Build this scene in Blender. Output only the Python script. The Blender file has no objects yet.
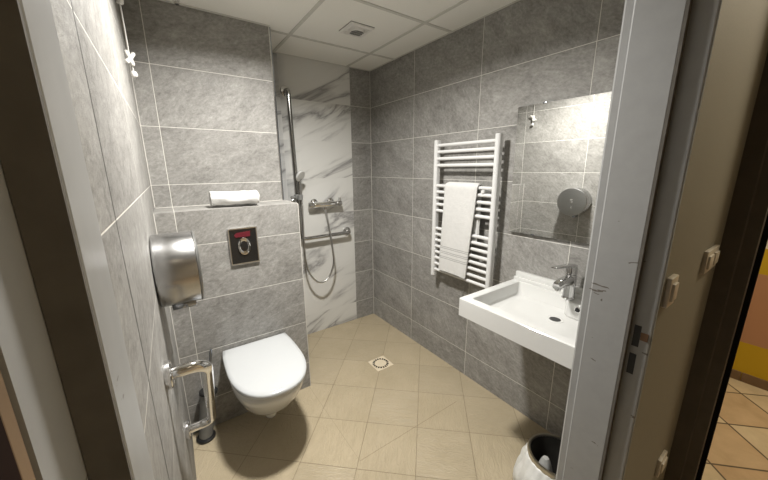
import bpy, bmesh, math, random
from mathutils import Vector, Matrix, noise
random.seed(4)
S = bpy.context.scene
COL = S.collection
PI = math.pi
V = Vector

# ------------------------------------------------------------------ materials
def new_mat(name):
    m = bpy.data.materials.new(name); m.use_nodes = True
    nt = m.node_tree
    return m, nt, nt.nodes['Principled BSDF']

def plain(name, col, rough=.5, metal=0.0, var=0.0, bump=0.0, scale=40, coat=0.0, emit=None, trans=0.0, spec=None):
    """procedural single-tone material with slight noise variation"""
    m, nt, b = new_mat(name)
    b.inputs['Roughness'].default_value = rough
    b.inputs['Metallic'].default_value = metal
    b.inputs['Coat Weight'].default_value = coat
    b.inputs['Transmission Weight'].default_value = trans
    if spec is not None: b.inputs['Specular IOR Level'].default_value = spec
    N = nt.nodes; L = nt.links
    tc = N.new('ShaderNodeTexCoord')
    nz = N.new('ShaderNodeTexNoise'); nz.inputs['Scale'].default_value = scale; nz.inputs['Detail'].default_value = 4
    L.new(tc.outputs['Object'], nz.inputs['Vector'])
    cr = N.new('ShaderNodeValToRGB')
    cr.color_ramp.elements[0].position = .3; cr.color_ramp.elements[1].position = .7
    cr.color_ramp.elements[0].color = [c*(1-var) for c in col]+[1]
    cr.color_ramp.elements[1].color = [min(1, c*(1+var)) for c in col]+[1]
    L.new(nz.outputs['Fac'], cr.inputs['Fac'])
    L.new(cr.outputs['Color'], b.inputs['Base Color'])
    if bump:
        bp = N.new('ShaderNodeBump'); bp.inputs['Strength'].default_value = bump; bp.inputs['Distance'].default_value = .002
        L.new(nz.outputs['Fac'], bp.inputs['Height']); L.new(bp.outputs['Normal'], b.inputs['Normal'])
    if emit:
        b.inputs['Emission Color'].default_value = list(emit[0])+[1]; b.inputs['Emission Strength'].default_value = emit[1]
    return m

class NT:
    """tiny helper to write node maths"""
    def __init__(s, nt): s.nt = nt; s.N = nt.nodes; s.L = nt.links
    def put(s, sock, v):
        if isinstance(v, (int, float)): sock.default_value = v
        elif isinstance(v, (tuple, list)): sock.default_value = v
        else: s.L.new(v, sock)
    def m(s, op, a, b=0.0, c=0.0):
        n = s.N.new('ShaderNodeMath'); n.operation = op
        s.put(n.inputs[0], a); s.put(n.inputs[1], b); s.put(n.inputs[2], c)
        return n.outputs[0]
    def xyz(s, a, b, c):
        n = s.N.new('ShaderNodeCombineXYZ'); s.put(n.inputs[0], a); s.put(n.inputs[1], b); s.put(n.inputs[2], c); return n.outputs[0]
    def sep(s, v):
        n = s.N.new('ShaderNodeSeparateXYZ'); s.L.new(v, n.inputs[0]); return n.outputs
    def noise(s, vec, scale, detail=4, rough=.55, dist=0.0):
        n = s.N.new('ShaderNodeTexNoise'); s.L.new(vec, n.inputs['Vector'])
        n.inputs['Scale'].default_value = scale; n.inputs['Detail'].default_value = detail
        n.inputs['Roughness'].default_value = rough; n.inputs['Distortion'].default_value = dist
        return n.outputs['Fac']
    def ramp(s, f, stops):
        n = s.N.new('ShaderNodeValToRGB'); s.L.new(f, n.inputs['Fac'])
        e = n.color_ramp.elements
        while len(e) < len(stops): e.new(.5)
        for k, (p, c) in enumerate(stops):
            e[k].position = p; e[k].color = (list(c)+[1]) if len(c) == 3 else c
        return n.outputs['Color']
    def mix(s, f, a, b, mode='MIX'):
        n = s.N.new('ShaderNodeMix'); n.data_type = 'RGBA'; n.blend_type = mode
        s.put(n.inputs[0], f)
        for k, v in ((6, a), (7, b)):
            if isinstance(v, (tuple, list)): n.inputs[k].default_value = (list(v)+[1])[:4]
            else: s.L.new(v, n.inputs[k])
        return n.outputs[2]
    def white(s, vec):
        n = s.N.new('ShaderNodeTexWhiteNoise'); s.L.new(vec, n.inputs['Vector']); return n.outputs

def tile_mask(h, u, v, u0, v0, su, sv, g):
    """returns (grout mask 0/1 softened, cell id vector)"""
    a = h.m('DIVIDE', h.m('SUBTRACT', u, u0), su)
    b = h.m('DIVIDE', h.m('SUBTRACT', v, v0), sv)
    ia, ib = h.m('FLOOR', a), h.m('FLOOR', b)
    fa, fb = h.m('SUBTRACT', a, ia), h.m('SUBTRACT', b, ib)
    da = h.m('MULTIPLY', h.m('MINIMUM', fa, h.m('SUBTRACT', 1.0, fa)), su)
    db = h.m('MULTIPLY', h.m('MINIMUM', fb, h.m('SUBTRACT', 1.0, fb)), sv)
    d = h.m('MINIMUM', da, db)
    mask = h.m('SUBTRACT', 1.0, h.m('SMOOTH_MIN', 1.0, h.m('MAXIMUM', h.m('DIVIDE', h.m('SUBTRACT', d, g*.35), g*.3), 0.0), 0.0))
    return mask, h.xyz(ia, ib, 3.7), da

ROW0, ROWH = 1.997, .3020
GROUT = (.80, .78, .72)
def slate(name, axes, u0, su, grout=GROUT, g=.0026, dark_below=None, seed=0.0, v0=ROW0, bright=1.13):
    m, nt, b = new_mat(name); h = NT(nt)
    tc = h.N.new('ShaderNodeTexCoord'); o = tc.outputs['Object']
    s = h.sep(o); ax = dict(x=s[0], y=s[1], z=s[2])
    u, v = ax[axes[0]], ax[axes[1]]
    mask, cell, da = tile_mask(h, u, v, u0, v0, su, ROWH, g)
    w = h.white(cell)
    # strata run diagonally, each slab has its own cut of stone
    ws = h.sep(w['Color'])
    ang = h.m('ADD', .15, h.m('MULTIPLY', ws[2], .75))
    ca, sa = h.m('COSINE', ang), h.m('SINE', ang)
    p = h.m('ADD', h.m('MULTIPLY', u, ca), h.m('MULTIPLY', v, sa))
    q = h.m('SUBTRACT', h.m('MULTIPLY', v, ca), h.m('MULTIPLY', u, sa))
    vec = h.xyz(h.m('ADD', p, h.m('MULTIPLY', ws[0], 31.0)), h.m('ADD', h.m('MULTIPLY', q, 1.9), h.m('MULTIPLY', ws[1], 17.0)), seed)
    n1 = h.noise(vec, 2.4, 6, .62, .9)
    n2 = h.noise(vec, 11.0, 10, .80, .7)
    n3 = h.noise(h.xyz(p, h.m('MULTIPLY', q, 1.5), ws[2]), 48.0, 5, .75)
    f = h.m('ADD', h.m('ADD', h.m('MULTIPLY', n1, .22), h.m('MULTIPLY', n2, .44)), h.m('MULTIPLY', n3, .34))
    k = bright
    col = h.ramp(f, [(.35, (.120*k, .115*k, .106*k)), (.445, (.208*k, .201*k, .187*k)), (.505, (.262*k, .254*k, .238*k)), (.57, (.320*k, .311*k, .293*k)), (.67, (.45*k, .442*k, .424*k))])
    ton = h.m('ADD', .93, h.m('MULTIPLY', w['Value'], .14))
    col = h.mix(1.0, col, h.xyz(ton, ton, ton), 'MULTIPLY')
    gc = grout
    if dark_below is not None:      # the seam nearest the doorway is an open dark joint
        lim, dcol = dark_below
        dd = h.m('MULTIPLY', h.m('LESS_THAN', u, lim), h.m('LESS_THAN', da, .0045))
        gc = h.mix(dd, grout, dcol)
        mask = h.m('MAXIMUM', mask, dd)
    col = h.mix(mask, col, gc)
    h.L.new(col, b.inputs['Base Color'])
    b.inputs['Specular IOR Level'].default_value = .35
    h.L.new(h.m('ADD', .42, h.m('MULTIPLY', n2, .2)), b.inputs['Roughness'])
    bp = h.N.new('ShaderNodeBump'); bp.inputs['Strength'].default_value = .6; bp.inputs['Distance'].default_value = .005
    h.L.new(h.m('SUBTRACT', h.m('ADD', h.m('MULTIPLY', n2, .8), h.m('MULTIPLY', n3, .25)), h.m('MULTIPLY', mask, .3)), bp.inputs['Height'])
    h.L.new(bp.outputs['Normal'], b.inputs['Normal'])
    return m

def marble(name):
    m, nt, b = new_mat(name); h = NT(nt)
    tc = h.N.new('ShaderNodeTexCoord'); o = tc.outputs['Object']; s = h.sep(o)
    mask, cell, da = tile_mask(h, s[0], s[2], .806, ROW0, .6, ROWH, .0020)
    w = h.white(cell); ws = h.sep(w['Color'])
    vec = h.xyz(h.m('ADD', s[0], h.m('MULTIPLY', ws[0], 9.0)), h.m('ADD', h.m('MULTIPLY', s[2], 1.45), h.m('MULTIPLY', ws[1], 7.0)), .4)
    ang = -.62
    vr = h.N.new('ShaderNodeVectorRotate'); vr.rotation_type = 'Z_AXIS'; vr.inputs['Angle'].default_value = ang
    h.L.new(vec, vr.inputs['Vector'])
    sp = h.sep(vr.outputs[0])
    st = h.xyz(h.m('MULTIPLY', sp[0], .55), h.m('MULTIPLY', sp[1], 1.9), sp[2])
    n = h.noise(st, 1.25, 7, .56, .7)
    ridge = h.m('ABSOLUTE', h.m('SUBTRACT', n, .5))
    n3 = h.noise(st, 1.7, 3, .5, .2)
    keep = h.m('MULTIPLY', h.m('SUBTRACT', n3, .37), 8.0); keep = h.m('MINIMUM', h.m('MAXIMUM', keep, 0.0), 1.0)
    v1 = h.ramp(ridge, [(0.0, (.30, .295, .285)), (.010, (.42, .41, .40)), (.026, (.56, .555, .535)), (.05, (.69, .685, .655)), (.10, (.72, .715, .685))])
    v1 = h.mix(keep, (.72, .715, .685), v1)
    n2 = h.noise(st, .9, 4, .5, .3)
    v2 = h.ramp(n2, [(.45, (1, 1, 1)), (.66, (.95, .95, .945)), (.74, (.90, .90, .905))])
    col = h.mix(1.0, v1, v2, 'MULTIPLY')
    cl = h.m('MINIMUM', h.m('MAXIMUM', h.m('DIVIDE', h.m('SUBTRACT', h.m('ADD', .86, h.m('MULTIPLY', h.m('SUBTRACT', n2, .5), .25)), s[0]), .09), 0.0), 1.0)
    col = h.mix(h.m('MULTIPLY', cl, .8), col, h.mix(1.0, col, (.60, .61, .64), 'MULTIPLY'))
    col = h.mix(h.m('MULTIPLY', mask, .7), col, (.66, .65, .62))
    h.L.new(col, b.inputs['Base Color']); b.inputs['Roughness'].default_value = .22
    return m

FX, FY, FS, FA = 1.0179, 1.1371, .2956, -.7431
def floor_mat(name):
    m, nt, b = new_mat(name); h = NT(nt)
    tc = h.N.new('ShaderNodeTexCoord'); o = tc.outputs['Object']; s = h.sep(o)
    dx, dy = h.m('SUBTRACT', s[0], FX), h.m('SUBTRACT', s[1], FY)
    c, sn = math.cos(FA), math.sin(FA)
    u = h.m('ADD', h.m('MULTIPLY', dx, c), h.m('MULTIPLY', dy, sn))
    v = h.m('SUBTRACT', h.m('MULTIPLY', dy, c), h.m('MULTIPLY', dx, sn))
    mask, cell, da = tile_mask(h, u, v, 0.0, 0.0, FS, FS, .0026)
    # cuts of the shower slope
    def seg(a, at, bq, lo, wdt):
        return h.m('MULTIPLY', h.m('LESS_THAN', h.m('ABSOLUTE', h.m('SUBTRACT', a, at)), wdt), h.m('GREATER_THAN', bq, lo))
    cut = h.m('MAXIMUM', h.m('MULTIPLY', seg(s[1], 1.147, s[0], .637, .0014), h.m('LESS_THAN', s[0], 1.36)), h.m('MULTIPLY', seg(s[0], .637, s[1], 1.147, .0012), .5))
    w = h.white(cell); ws = h.sep(w['Color'])
    flip = h.m('GREATER_THAN', ws[0], .5)
    uu = h.m('ADD', h.m('MULTIPLY', u, flip), h.m('MULTIPLY', v, h.m('SUBTRACT', 1.0, flip)))
    vv = h.m('ADD', h.m('MULTIPLY', v, flip), h.m('MULTIPLY', u, h.m('SUBTRACT', 1.0, flip)))
    rp = h.noise(h.xyz(h.m('ADD', h.m('MULTIPLY', uu, 5.0), h.m('MULTIPLY', ws[1], 9.0)), h.m('MULTIPLY', vv, 1.1), ws[2]), 7.0, 3, .5, .8)
    rip = h.m('SINE', h.m('MULTIPLY', rp, 40.0))
    n1 = h.noise(o, 4.0, 5, .6)
    col = h.ramp(n1, [(.3, (.415, .345, .230)), (.7, (.476, .400, .276))])
    ton = h.m('ADD', .95, h.m('MULTIPLY', w['Value'], .1))
    col = h.mix(1.0, col, h.xyz(ton, ton, ton), 'MULTIPLY')
    col = h.mix(h.m('MULTIPLY', mask, .8), col, (.20, .155, .095))
    col = h.mix(h.m('MULTIPLY', cut, .7), col, (.20, .155, .095))
    h.L.new(col, b.inputs['Base Color'])
    b.inputs['Roughness'].default_value = .42
    b.inputs['Specular IOR Level'].default_value = .4
    bp = h.N.new('ShaderNodeBump'); bp.inputs['Strength'].default_value = .55; bp.inputs['Distance'].default_value = .0025
    h.L.new(h.m('SUBTRACT', h.m('MULTIPLY', rip, .5), h.m('MULTIPLY', mask, 1.5)), bp.inputs['Height'])
    h.L.new(bp.outputs['Normal'], b.inputs['Normal'])
    return m

def hall_floor_mat(name):
    m, nt, b = new_mat(name); h = NT(nt)
    tc = h.N.new('ShaderNodeTexCoord'); o = tc.outputs['Object']; s = h.sep(o)
    u = h.m('SUBTRACT', s[0], s[1]); v = h.m('ADD', s[0], s[1])
    mask, cell, da = tile_mask(h, u, v, 2.409, 2.616, .4325, .4325, .013)
    w = h.white(cell)
    base = h.ramp(w['Value'], [(.0, (.58, .45, .29)), (.35, (.66, .55, .38)), (.6, (.52, .35, .20)), (.8, (.62, .49, .33))])
    n = h.noise(o, 7.0, 5, .6, .4)
    base = h.mix(1.0, base, h.ramp(n, [(.3, (.78, .76, .72)), (.7, (1.0, 1.0, 1.0))]), 'MULTIPLY')
    col = h.mix(mask, base, (.085, .062, .04))
    h.L.new(col, b.inputs['Base Color']); b.inputs['Roughness'].default_value = .4
    return m

def hall_wall_mat(name):
    m, nt, b = new_mat(name); h = NT(nt)
    tc = h.N.new('ShaderNodeTexCoord'); s = h.sep(tc.outputs['Object'])
    n = h.noise(tc.outputs['Object'], 60.0, 3)
    z = h.m('ADD', s[2], h.m('MULTIPLY', h.m('SUBTRACT', n, .5), .004))
    yel = (.62, .40, .012); tan = (.52, .27, .15); wh = (.80, .74, .62)
    col = h.mix(h.m('GREATER_THAN', z, .283), yel, tan)
    col = h.mix(h.m('GREATER_THAN', z, .775), col, yel)
    col = h.mix(h.m('GREATER_THAN', z, .945), col, wh)
    h.L.new(col, b.inputs['Base Color']); b.inputs['Roughness'].default_value = .6
    return m

def jamb_mat(name):
    """grey-white gloss paint with chips and scratches"""
    m, nt, b = new_mat(name); h = NT(nt)
    tc = h.N.new('ShaderNodeTexCoord'); o = tc.outputs['Object']; s = h.sep(o)
    vec = h.xyz(h.m('MULTIPLY', s[0], 1.0), h.m('MULTIPLY', s[1], 9.0), h.m('MULTIPLY', s[2], 28.0))
    n = h.noise(vec, 1.6, 3, .5, 1.0)
    n2 = h.noise(o, 7.0, 3)
    low = h.m('LESS_THAN', s[2], 1.35)
    chip = h.m('MULTIPLY', h.m('MULTIPLY', h.m('GREATER_THAN', n, .718), h.m('GREATER_THAN', n2, .50)), low)
    n3 = h.noise(o, 30.0, 3)
    col = h.ramp(n3, [(.3, (.29, .292, .288)), (.7, (.31, .312, .308))])
    col = h.mix(chip, col, (.12, .105, .09))
    h.L.new(col, b.inputs['Base Color']); b.inputs['Roughness'].default_value = .38
    return m

def terry(name, col, stripes=None):
    m, nt, b = new_mat(name); h = NT(nt)
    tc = h.N.new('ShaderNodeTexCoord'); o = tc.outputs['Object']; s = h.sep(o)
    n = h.noise(o, 260.0, 3, .7)
    n2 = h.noise(o, 45.0, 4, .6)
    c = h.ramp(n2, [(.3, [x*.93 for x in col]), (.7, col)])
    hgt = h.m('ADD', n, h.m('MULTIPLY', n2, .8))
    if stripes:
        tot = None
        for z in stripes:
            k = h.m('LESS_THAN', h.m('ABSOLUTE', h.m('SUBTRACT', s[2], z)), .0026)
            tot = k if tot is None else h.m('MAXIMUM', tot, k)
        c = h.mix(h.m('MULTIPLY', tot, .8), c, (.36, .36, .35))
        hgt = h.m('SUBTRACT', hgt, tot)
    h.L.new(c, b.inputs['Base Color']); b.inputs['Roughness'].default_value = .95
    b.inputs['Specular IOR Level'].default_value = .1
    b.inputs['Sheen Weight'].default_value = .2
    bp = h.N.new('ShaderNodeBump'); bp.inputs['Strength'].default_value = .6; bp.inputs['Distance'].default_value = .004
    h.L.new(hgt, bp.inputs['Height']); h.L.new(bp.outputs['Normal'], b.inputs['Normal'])
    return m

def brushed(name, col, rough, axis_scale=(1, 1, 60)):
    m, nt, b = new_mat(name); h = NT(nt)
    tc = h.N.new('ShaderNodeTexCoord'); s = h.sep(tc.outputs['Object'])
    n = h.noise(h.xyz(*[h.m('MULTIPLY', s[i], axis_scale[i]) for i in range(3)]), 12.0, 3, .6)
    h.L.new(h.ramp(n, [(.3, [c*.9 for c in col]), (.7, col)]), b.inputs['Base Color'])
    b.inputs['Metallic'].default_value = 1.0
    h.L.new(h.m('ADD', rough-.04, h.m('MULTIPLY', n, .08)), b.inputs['Roughness'])
    return m

M = {}
M['slate_right'] = slate('slate_tile_right', 'yz', 1.904, .604, seed=1.3)
M['slate_left'] = slate('slate_tile_left', 'yz', .665, .604, dark_below=(1.0, (.05, .047, .042)), seed=5.1)
M['slate_back'] = slate('slate_tile_back', 'xz', .023, .72, seed=8.2)
M['slate_strip'] = slate('slate_tile_strip', 'xz', 1.406-.604, 1.2, seed=2.2)
M['slate_top'] = slate('slate_tile_ledge', 'xy', .023, .72, seed=3.3, v0=1.835)
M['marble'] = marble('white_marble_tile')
M['floor'] = floor_mat('beige_floor_tile')
M['hall_floor'] = hall_floor_mat('terracotta_floor_tile')
M['hall_wall'] = hall_wall_mat('banded_hall_paint')
M['ceil'] = plain('ceiling_panel', (.90, .895, .85), .85, var=.02, bump=.15, scale=180)
M['tbar'] = plain('ceiling_grid_paint', (.64, .635, .59), .5, var=.03)
M['cream'] = plain('grout_trim', (.70, .68, .63), .5, var=.03)
M['jamb'] = jamb_mat('grey_door_frame_paint')
M['rubber'] = plain('black_rubber', (.010, .0095, .009), .9, var=.1, spec=.05)
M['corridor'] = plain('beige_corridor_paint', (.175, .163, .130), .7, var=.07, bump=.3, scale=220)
M['plaster'] = plain('plaster_paint', (.55, .50, .42), .8, var=.03)
M['darkframe'] = plain('dark_brown_frame_paint', (.075, .062, .048), .5, var=.1, scale=20)
M['black'] = plain('black_plastic', (.015, .015, .015), .35, var=.1)
M['oak'] = plain('oak_lipping', (.17, .11, .06), .5, var=.18, scale=14)
M['leaf'] = plain('dark_red_brown_laminate', (.014, .007, .005), .9, var=.2, scale=10, spec=.08)
M['ceramic'] = plain('white_glazed_ceramic', (.68, .68, .66), .12, var=.006, coat=.4)
M['seat'] = plain('white_seat_plastic', (.55, .565, .57), .16, var=.006, coat=.2)
M['enamel'] = plain('white_radiator_enamel', (.70, .70, .69), .25, var=.01)
M['chrome'] = plain('polished_chrome', (.80, .80, .80), .07, 1.0, var=.01)
M['chrome_soft'] = plain('satin_chrome', (.66, .655, .64), .2, 1.0, var=.03)
M['dark_chrome'] = plain('dark_chrome_trim', (.34, .36, .40), .16, 1.0, var=.03)
M['steel_drum'] = brushed('brushed_steel_drum', (.50, .50, .50), .25, (60, 1, 1))
M['steel_face'] = brushed('brushed_steel_face', (.36, .36, .35), .42, (1, 1, 60))
M['mirror'] = plain('mirror_silver', (.93, .94, .925), .012, 1.0)
M['glass_black'] = plain('black_gloss_plate', (.012, .012, .012), .06, var=.05, coat=.5)
M['red'] = plain('painted_red_reflection', (.11, .008, .016), .45, var=.1)  # red reflection in the flush plate, put into a flat colour
M['towel'] = terry('white_terry', (.69, .685, .665), tuple(v-1.365 for v in (.868, .879, .903, .914, .938, .949)))
M['towel_roll'] = terry('white_terry_roll', (.72, .715, .70))
M['white_plastic'] = plain('white_plastic', (.80, .79, .76), .4, var=.02)
M['switch'] = plain('cream_switch_plastic', (.45, .41, .35), .4, var=.02)
M['cord'] = plain('white_cord', (.78, .77, .73), .8, var=.05)
M['grey_plastic'] = plain('grey_plastic', (.22, .22, .21), .45, var=.05)
M['head_grey'] = plain('pale_grey_spray_face', (.62, .62, .60), .35, var=.05, scale=200)
M['seal'] = plain('dark_rubber_and_shade', (.125, .115, .10), .8, var=.1, spec=.1)  # rubber of the right seal; also paints shade on the left frame shoulder
M['tapchrome'] = plain('tap_chrome', (.60, .60, .60), .07, 1.0, var=.02)
M['rail'] = plain('aged_chrome', (.50, .495, .48), .16, 1.0, var=.03)
M['hose'] = plain('metal_hose', (.62, .615, .60), .3, 1.0, var=.08, scale=300)
M['liner'] = plain('white_bin_liner', (.70, .70, .67), .32, var=.05, bump=.5, scale=50)
M['bin_dark'] = plain('dark_bin_inside', (.03, .028, .024), .5, var=.2)
M['bin_rim'] = plain('bronze_steel_rim', (.60, .57, .50), .28, 1.0, var=.05)
M['paper'] = plain('grey_crumpled_paper', (.40, .40, .38), .8, var=.15, bump=.6, scale=30)
M['brass'] = plain('brass_latch', (.17, .10, .06), .35, .6, var=.1)
M['sandstone'] = plain('cream_drain_plate', (.72, .62, .46), .4, var=.03)
M['skirt'] = plain('brown_skirting_tile', (.20, .125, .07), .45, var=.15, scale=12)
M['diffuser'] = plain('lamp_diffuser', (.9, .9, .9), .4, emit=((1.0, .93, .80), 6.0))

# ------------------------------------------------------------------ mesh helpers
def finish(bm, name, mat, parent=None, smooth=35, bevel=0.0):
    bmesh.ops.recalc_face_normals(bm, faces=bm.faces[:])
    me = bpy.data.meshes.new(name); bm.to_mesh(me); bm.free()
    for m in (mat if isinstance(mat, (list, tuple)) else [mat]): me.materials.append(M[m])
    if smooth:
        for p in me.polygons: p.use_smooth = True
        me.set_sharp_from_angle(angle=math.radians(smooth))
    o = bpy.data.objects.new(name, me); COL.objects.link(o)
    if parent: o.parent = parent
    if bevel:
        md = o.modifiers.new('Bevel', 'BEVEL'); md.width = bevel; md.segments = 3; md.limit_method = 'ANGLE'; md.angle_limit = math.radians(40)
        md.harden_normals = False
    return o
def B(): return bmesh.new()
def box(bm, a, b, mi=0, bev=0.0, seg=2):
    x0, y0, z0 = [min(a[i], b[i]) for i in range(3)]; x1, y1, z1 = [max(a[i], b[i]) for i in range(3)]
    vs = [bm.verts.new(p) for p in ((x0,y0,z0),(x1,y0,z0),(x1,y1,z0),(x0,y1,z0),(x0,y0,z1),(x1,y0,z1),(x1,y1,z1),(x0,y1,z1))]
    fs = [bm.faces.new([vs[i] for i in f]) for f in ((3,2,1,0),(4,5,6,7),(0,1,5,4),(1,2,6,5),(2,3,7,6),(3,0,4,7))]
    for f in fs: f.material_index = mi
    if bev:
        es = list({e for f in fs for e in f.edges})
        bmesh.ops.bevel(bm, geom=es, offset=bev, segments=seg, profile=.5, affect='EDGES')
    return fs
def prism(bm, pts, z0, z1, axis='z', mi=0):
    """extrude a 2-D outline: axis z -> (x,y), axis x -> (y,z), axis y -> (x,z)"""
    def P(p, t): return {'z': (p[0], p[1], t), 'x': (t, p[0], p[1]), 'y': (p[0], t, p[1])}[axis]
    a = [bm.verts.new(P(p, z0)) for p in pts]; b = [bm.verts.new(P(p, z1)) for p in pts]
    n = len(pts); fs = [bm.faces.new(a[::-1]), bm.faces.new(b)]
    for i in range(n): fs.append(bm.faces.new((a[i], a[(i+1) % n], b[(i+1) % n], b[i])))
    for f in fs: f.material_index = mi
    return fs
def loft(bm, rings, cap0=True, cap1=True, mi=0, closed=True):
    R = [[bm.verts.new(p) for p in r] for r in rings]
    n = len(R[0])
    for r0, r1 in zip(R, R[1:]):
        for i in range(n if closed else n-1):
            j = (i+1) % n
            f = bm.faces.new((r0[i], r0[j], r1[j], r1[i])); f.material_index = mi
    if cap0: bm.faces.new(R[0][::-1]).material_index = mi
    if cap1: bm.faces.new(R[-1]).material_index = mi
    return R
def frame_for(d):
    d = V(d).normalized()
    a = V((0, 0, 1)) if abs(d.z) < .9 else V((1, 0, 0))
    u = d.cross(a).normalized(); return u, d.cross(u).normalized()
def lathe(bm, c, axis, prof, seg=32, mi=0, caps=True):
    """prof: list of (radius, distance along axis from c)"""
    ax = V(axis).normalized(); u, w = frame_for(ax); c = V(c)
    rings = [[c + ax*t + (u*math.cos(2*PI*k/seg) + w*math.sin(2*PI*k/seg))*max(r, 1e-5) for k in range(seg)] for r, t in prof]
    loft(bm, rings, caps, caps, mi)
def cyl(bm, a, b, r, seg=24, mi=0, r2=None, ch=0.0):
    a, b = V(a), V(b); L = (b-a).length; r2 = r if r2 is None else r2
    if ch: lathe(bm, a, b-a, [(r-ch, 0), (r, ch), (r2, L-ch), (r2-ch, L)], seg, mi)
    else: lathe(bm, a, b-a, [(r, 0), (r2, L)], seg, mi)
def fillet(pts, rad, n=8):
    out = [V(pts[0])]
    for i in range(1, len(pts)-1):
        p0, p, p1 = V(pts[i-1]), V(pts[i]), V(pts[i+1])
        r = min(rad, (p0-p).length*.49, (p1-p).length*.49)
        a = p + (p0-p).normalized()*r; b = p + (p1-p).normalized()*r
        for k in range(n+1):
            t = k/n; out.append(a*(1-t)**2 + p*2*t*(1-t) + b*t*t)
    out.append(V(pts[-1])); return out
def spline(pts, n=8):
    P = [V(p) for p in pts]; P = [P[0]*2-P[1]] + P + [P[-1]*2-P[-2]]; out = []
    for i in range(1, len(P)-2):
        for k in range(n):
            t = k/n
            out.append(.5*((2*P[i]) + (P[i+1]-P[i-1])*t + (2*P[i-1]-5*P[i]+4*P[i+1]-P[i+2])*t*t + (3*P[i]-P[i-1]-3*P[i+1]+P[i+2])*t**3))
    out.append(P[-2]); return out
def tube(bm, path, r, seg=16, mi=0):
    path = [V(p) for p in path]; rings = []; u = None
    for i, p in enumerate(path):
        d = (path[min(i+1, len(path)-1)] - path[max(i-1, 0)]).normalized()
        if u is None: u, w = frame_for(d)
        else:
            u = (u - d*u.dot(d)).normalized()
        w = d.cross(u)
        rr = r(i/(len(path)-1)) if callable(r) else r
        rings.append([p + (u*math.cos(2*PI*k/seg) + w*math.sin(2*PI*k/seg))*rr for k in range(seg)])
    loft(bm, rings, mi=mi)
def tagit(o, label, cat, group=None):
    o['label'] = label; o['category'] = cat
    if group: o['group'] = group
    return o
def thing(name, loc, label, cat, group=None):
    o = bpy.data.objects.new(name, None); COL.objects.link(o); o.location = loc; o.empty_display_size = .05
    return tagit(o, label, cat, group)
def part(name, bm, mat, t, label=None, smooth=35, bevel=0.0):
    """geometry was written in world coordinates; re-base it on the thing"""
    base = V((0, 0, 0)); q = t
    while q is not None: base += q.location; q = q.parent
    bmesh.ops.translate(bm, verts=bm.verts[:], vec=-base)
    o = finish(bm, name, mat, t, smooth, bevel)
    if label: o['label'] = label
    return o
def struct(name, bm, mat, parent=None, smooth=0, bevel=0.0, label=None, cat=None):
    o = finish(bm, name, mat, parent, smooth, bevel)
    o['kind'] = 'structure'
    if label: o['label'] = label
    if cat and not parent: o['category'] = cat
    return o

# ------------------------------------------------------------------ room constants
XR, YB, YU, YP, ZT, ZL = 1.6095, 2.506, 2.093, 1.839, 2.2995, 1.2694
XE, XP = .634, .648
def xl(y): return -.058 - (2.1-y)*.01     # inner face of the left wall (a hair out of square)

# ------------------------------------------------------------------ the setting
b = B(); box(b, (-.35, .10, -.12), (1.80, 2.70, 0))
struct('floor', b, 'floor', label='beige square tiles laid diagonally on the bathroom floor', cat='floor')
b = B(); box(b, (-.35, .30, ZT), (1.80, 2.70, ZT+.25))
struct('ceiling', b, 'ceil', label='white suspended panel ceiling of the bathroom', cat='ceiling')
# visible T-bars of the suspended ceiling
b = B(); w = .010; TX, TY = 1.379, 2.142
for k in range(0, 3):
    x = TX-.6*k; box(b, (x-w, .348, ZT-.004), (x+w, YB, ZT+.002))
for k in range(0, 3):
    y = TY-.6*k; box(b, (xl(y), y-w, ZT-.0045), (XR, y+w, ZT+.002))
# wall angle
box(b, (XR-.012, .348, ZT-.003), (XR, YB, ZT+.002)); box(b, (XP, YB-.012, ZT-.003), (XR, YB, ZT+.002)); box(b, (-.06, YU-.014, ZT-.004), (XE+.004, YU, ZT+.002))
struct('trim_1', b, 'tbar', label='grey metal grid between the ceiling panels', cat='ceiling grid')
b = B(); box(b, (XR, .347, 0), (XR+.14, 2.70, 2.40))
struct('wall_right', b, 'slate_right', label='grey slate-look tiled wall behind the towel radiator and washbasin', cat='wall')
b = B(); prism(b, [(xl(.30), .30), (xl(2.70), 2.70), (-.35, 2.70), (-.35, .30)], 0, 2.40)
struct('wall_left', b, 'slate_left', label='grey slate-look tiled wall carrying the paper dispenser', cat='wall')
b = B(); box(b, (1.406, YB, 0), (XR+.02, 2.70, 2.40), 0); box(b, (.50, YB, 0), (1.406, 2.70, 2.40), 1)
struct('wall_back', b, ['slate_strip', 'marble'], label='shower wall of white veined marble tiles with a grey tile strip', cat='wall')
b = B()
prism(b, [(-.20, 2.60), (-.20, YU), (XE, YU), (XE, 2.60)], 0, 2.40)
fs = prism(b, [(-.20, YU), (-.20, YP), (XP, YP), (XP, YU)], 0, ZL)
fs[1].material_index = 1
struct('wall_toilet', b, ['slate_back', 'slate_top'], label='grey tiled wall with a boxed-in ledge behind the toilet', cat='wall')
b = B(); box(b, (XE-.0015, YU-.0022, ZL), (XE+.0055, YU+.006, ZT-.004))
struct('trim_2', b, 'chrome_soft', label='bright metal edge strip on the corner beside the shower', cat='trim')
b = B(); box(b, (XP-.001, YP-.0012, 0), (XP+.0025, YP+.003, ZL)); box(b, (XP-.001, YP, ZL-.002), (XP+.0025, YU, ZL+.0008)); box(b, (-.06, YU-.0025, ZL), (XE, YU, ZL+.0025))
box(b, (XR-.0028, YB-.0028, 0), (XR, YB, ZT-.004)); box(b, (xl(YU), YU-.0025, ZL), (xl(YU)+.003, YU, ZT-.004)); box(b, (xl(YP), YP-.0025, 0), (xl(YP)+.003, YP, ZL))
struct('trim_3', b, 'cream', label='pale edge strip around the boxed-in ledge', cat='trim')
b = B(); box(b, (XE+.0056, YU+.001, ZL), (XE+.012, YU+.02, ZT-.004))
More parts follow.
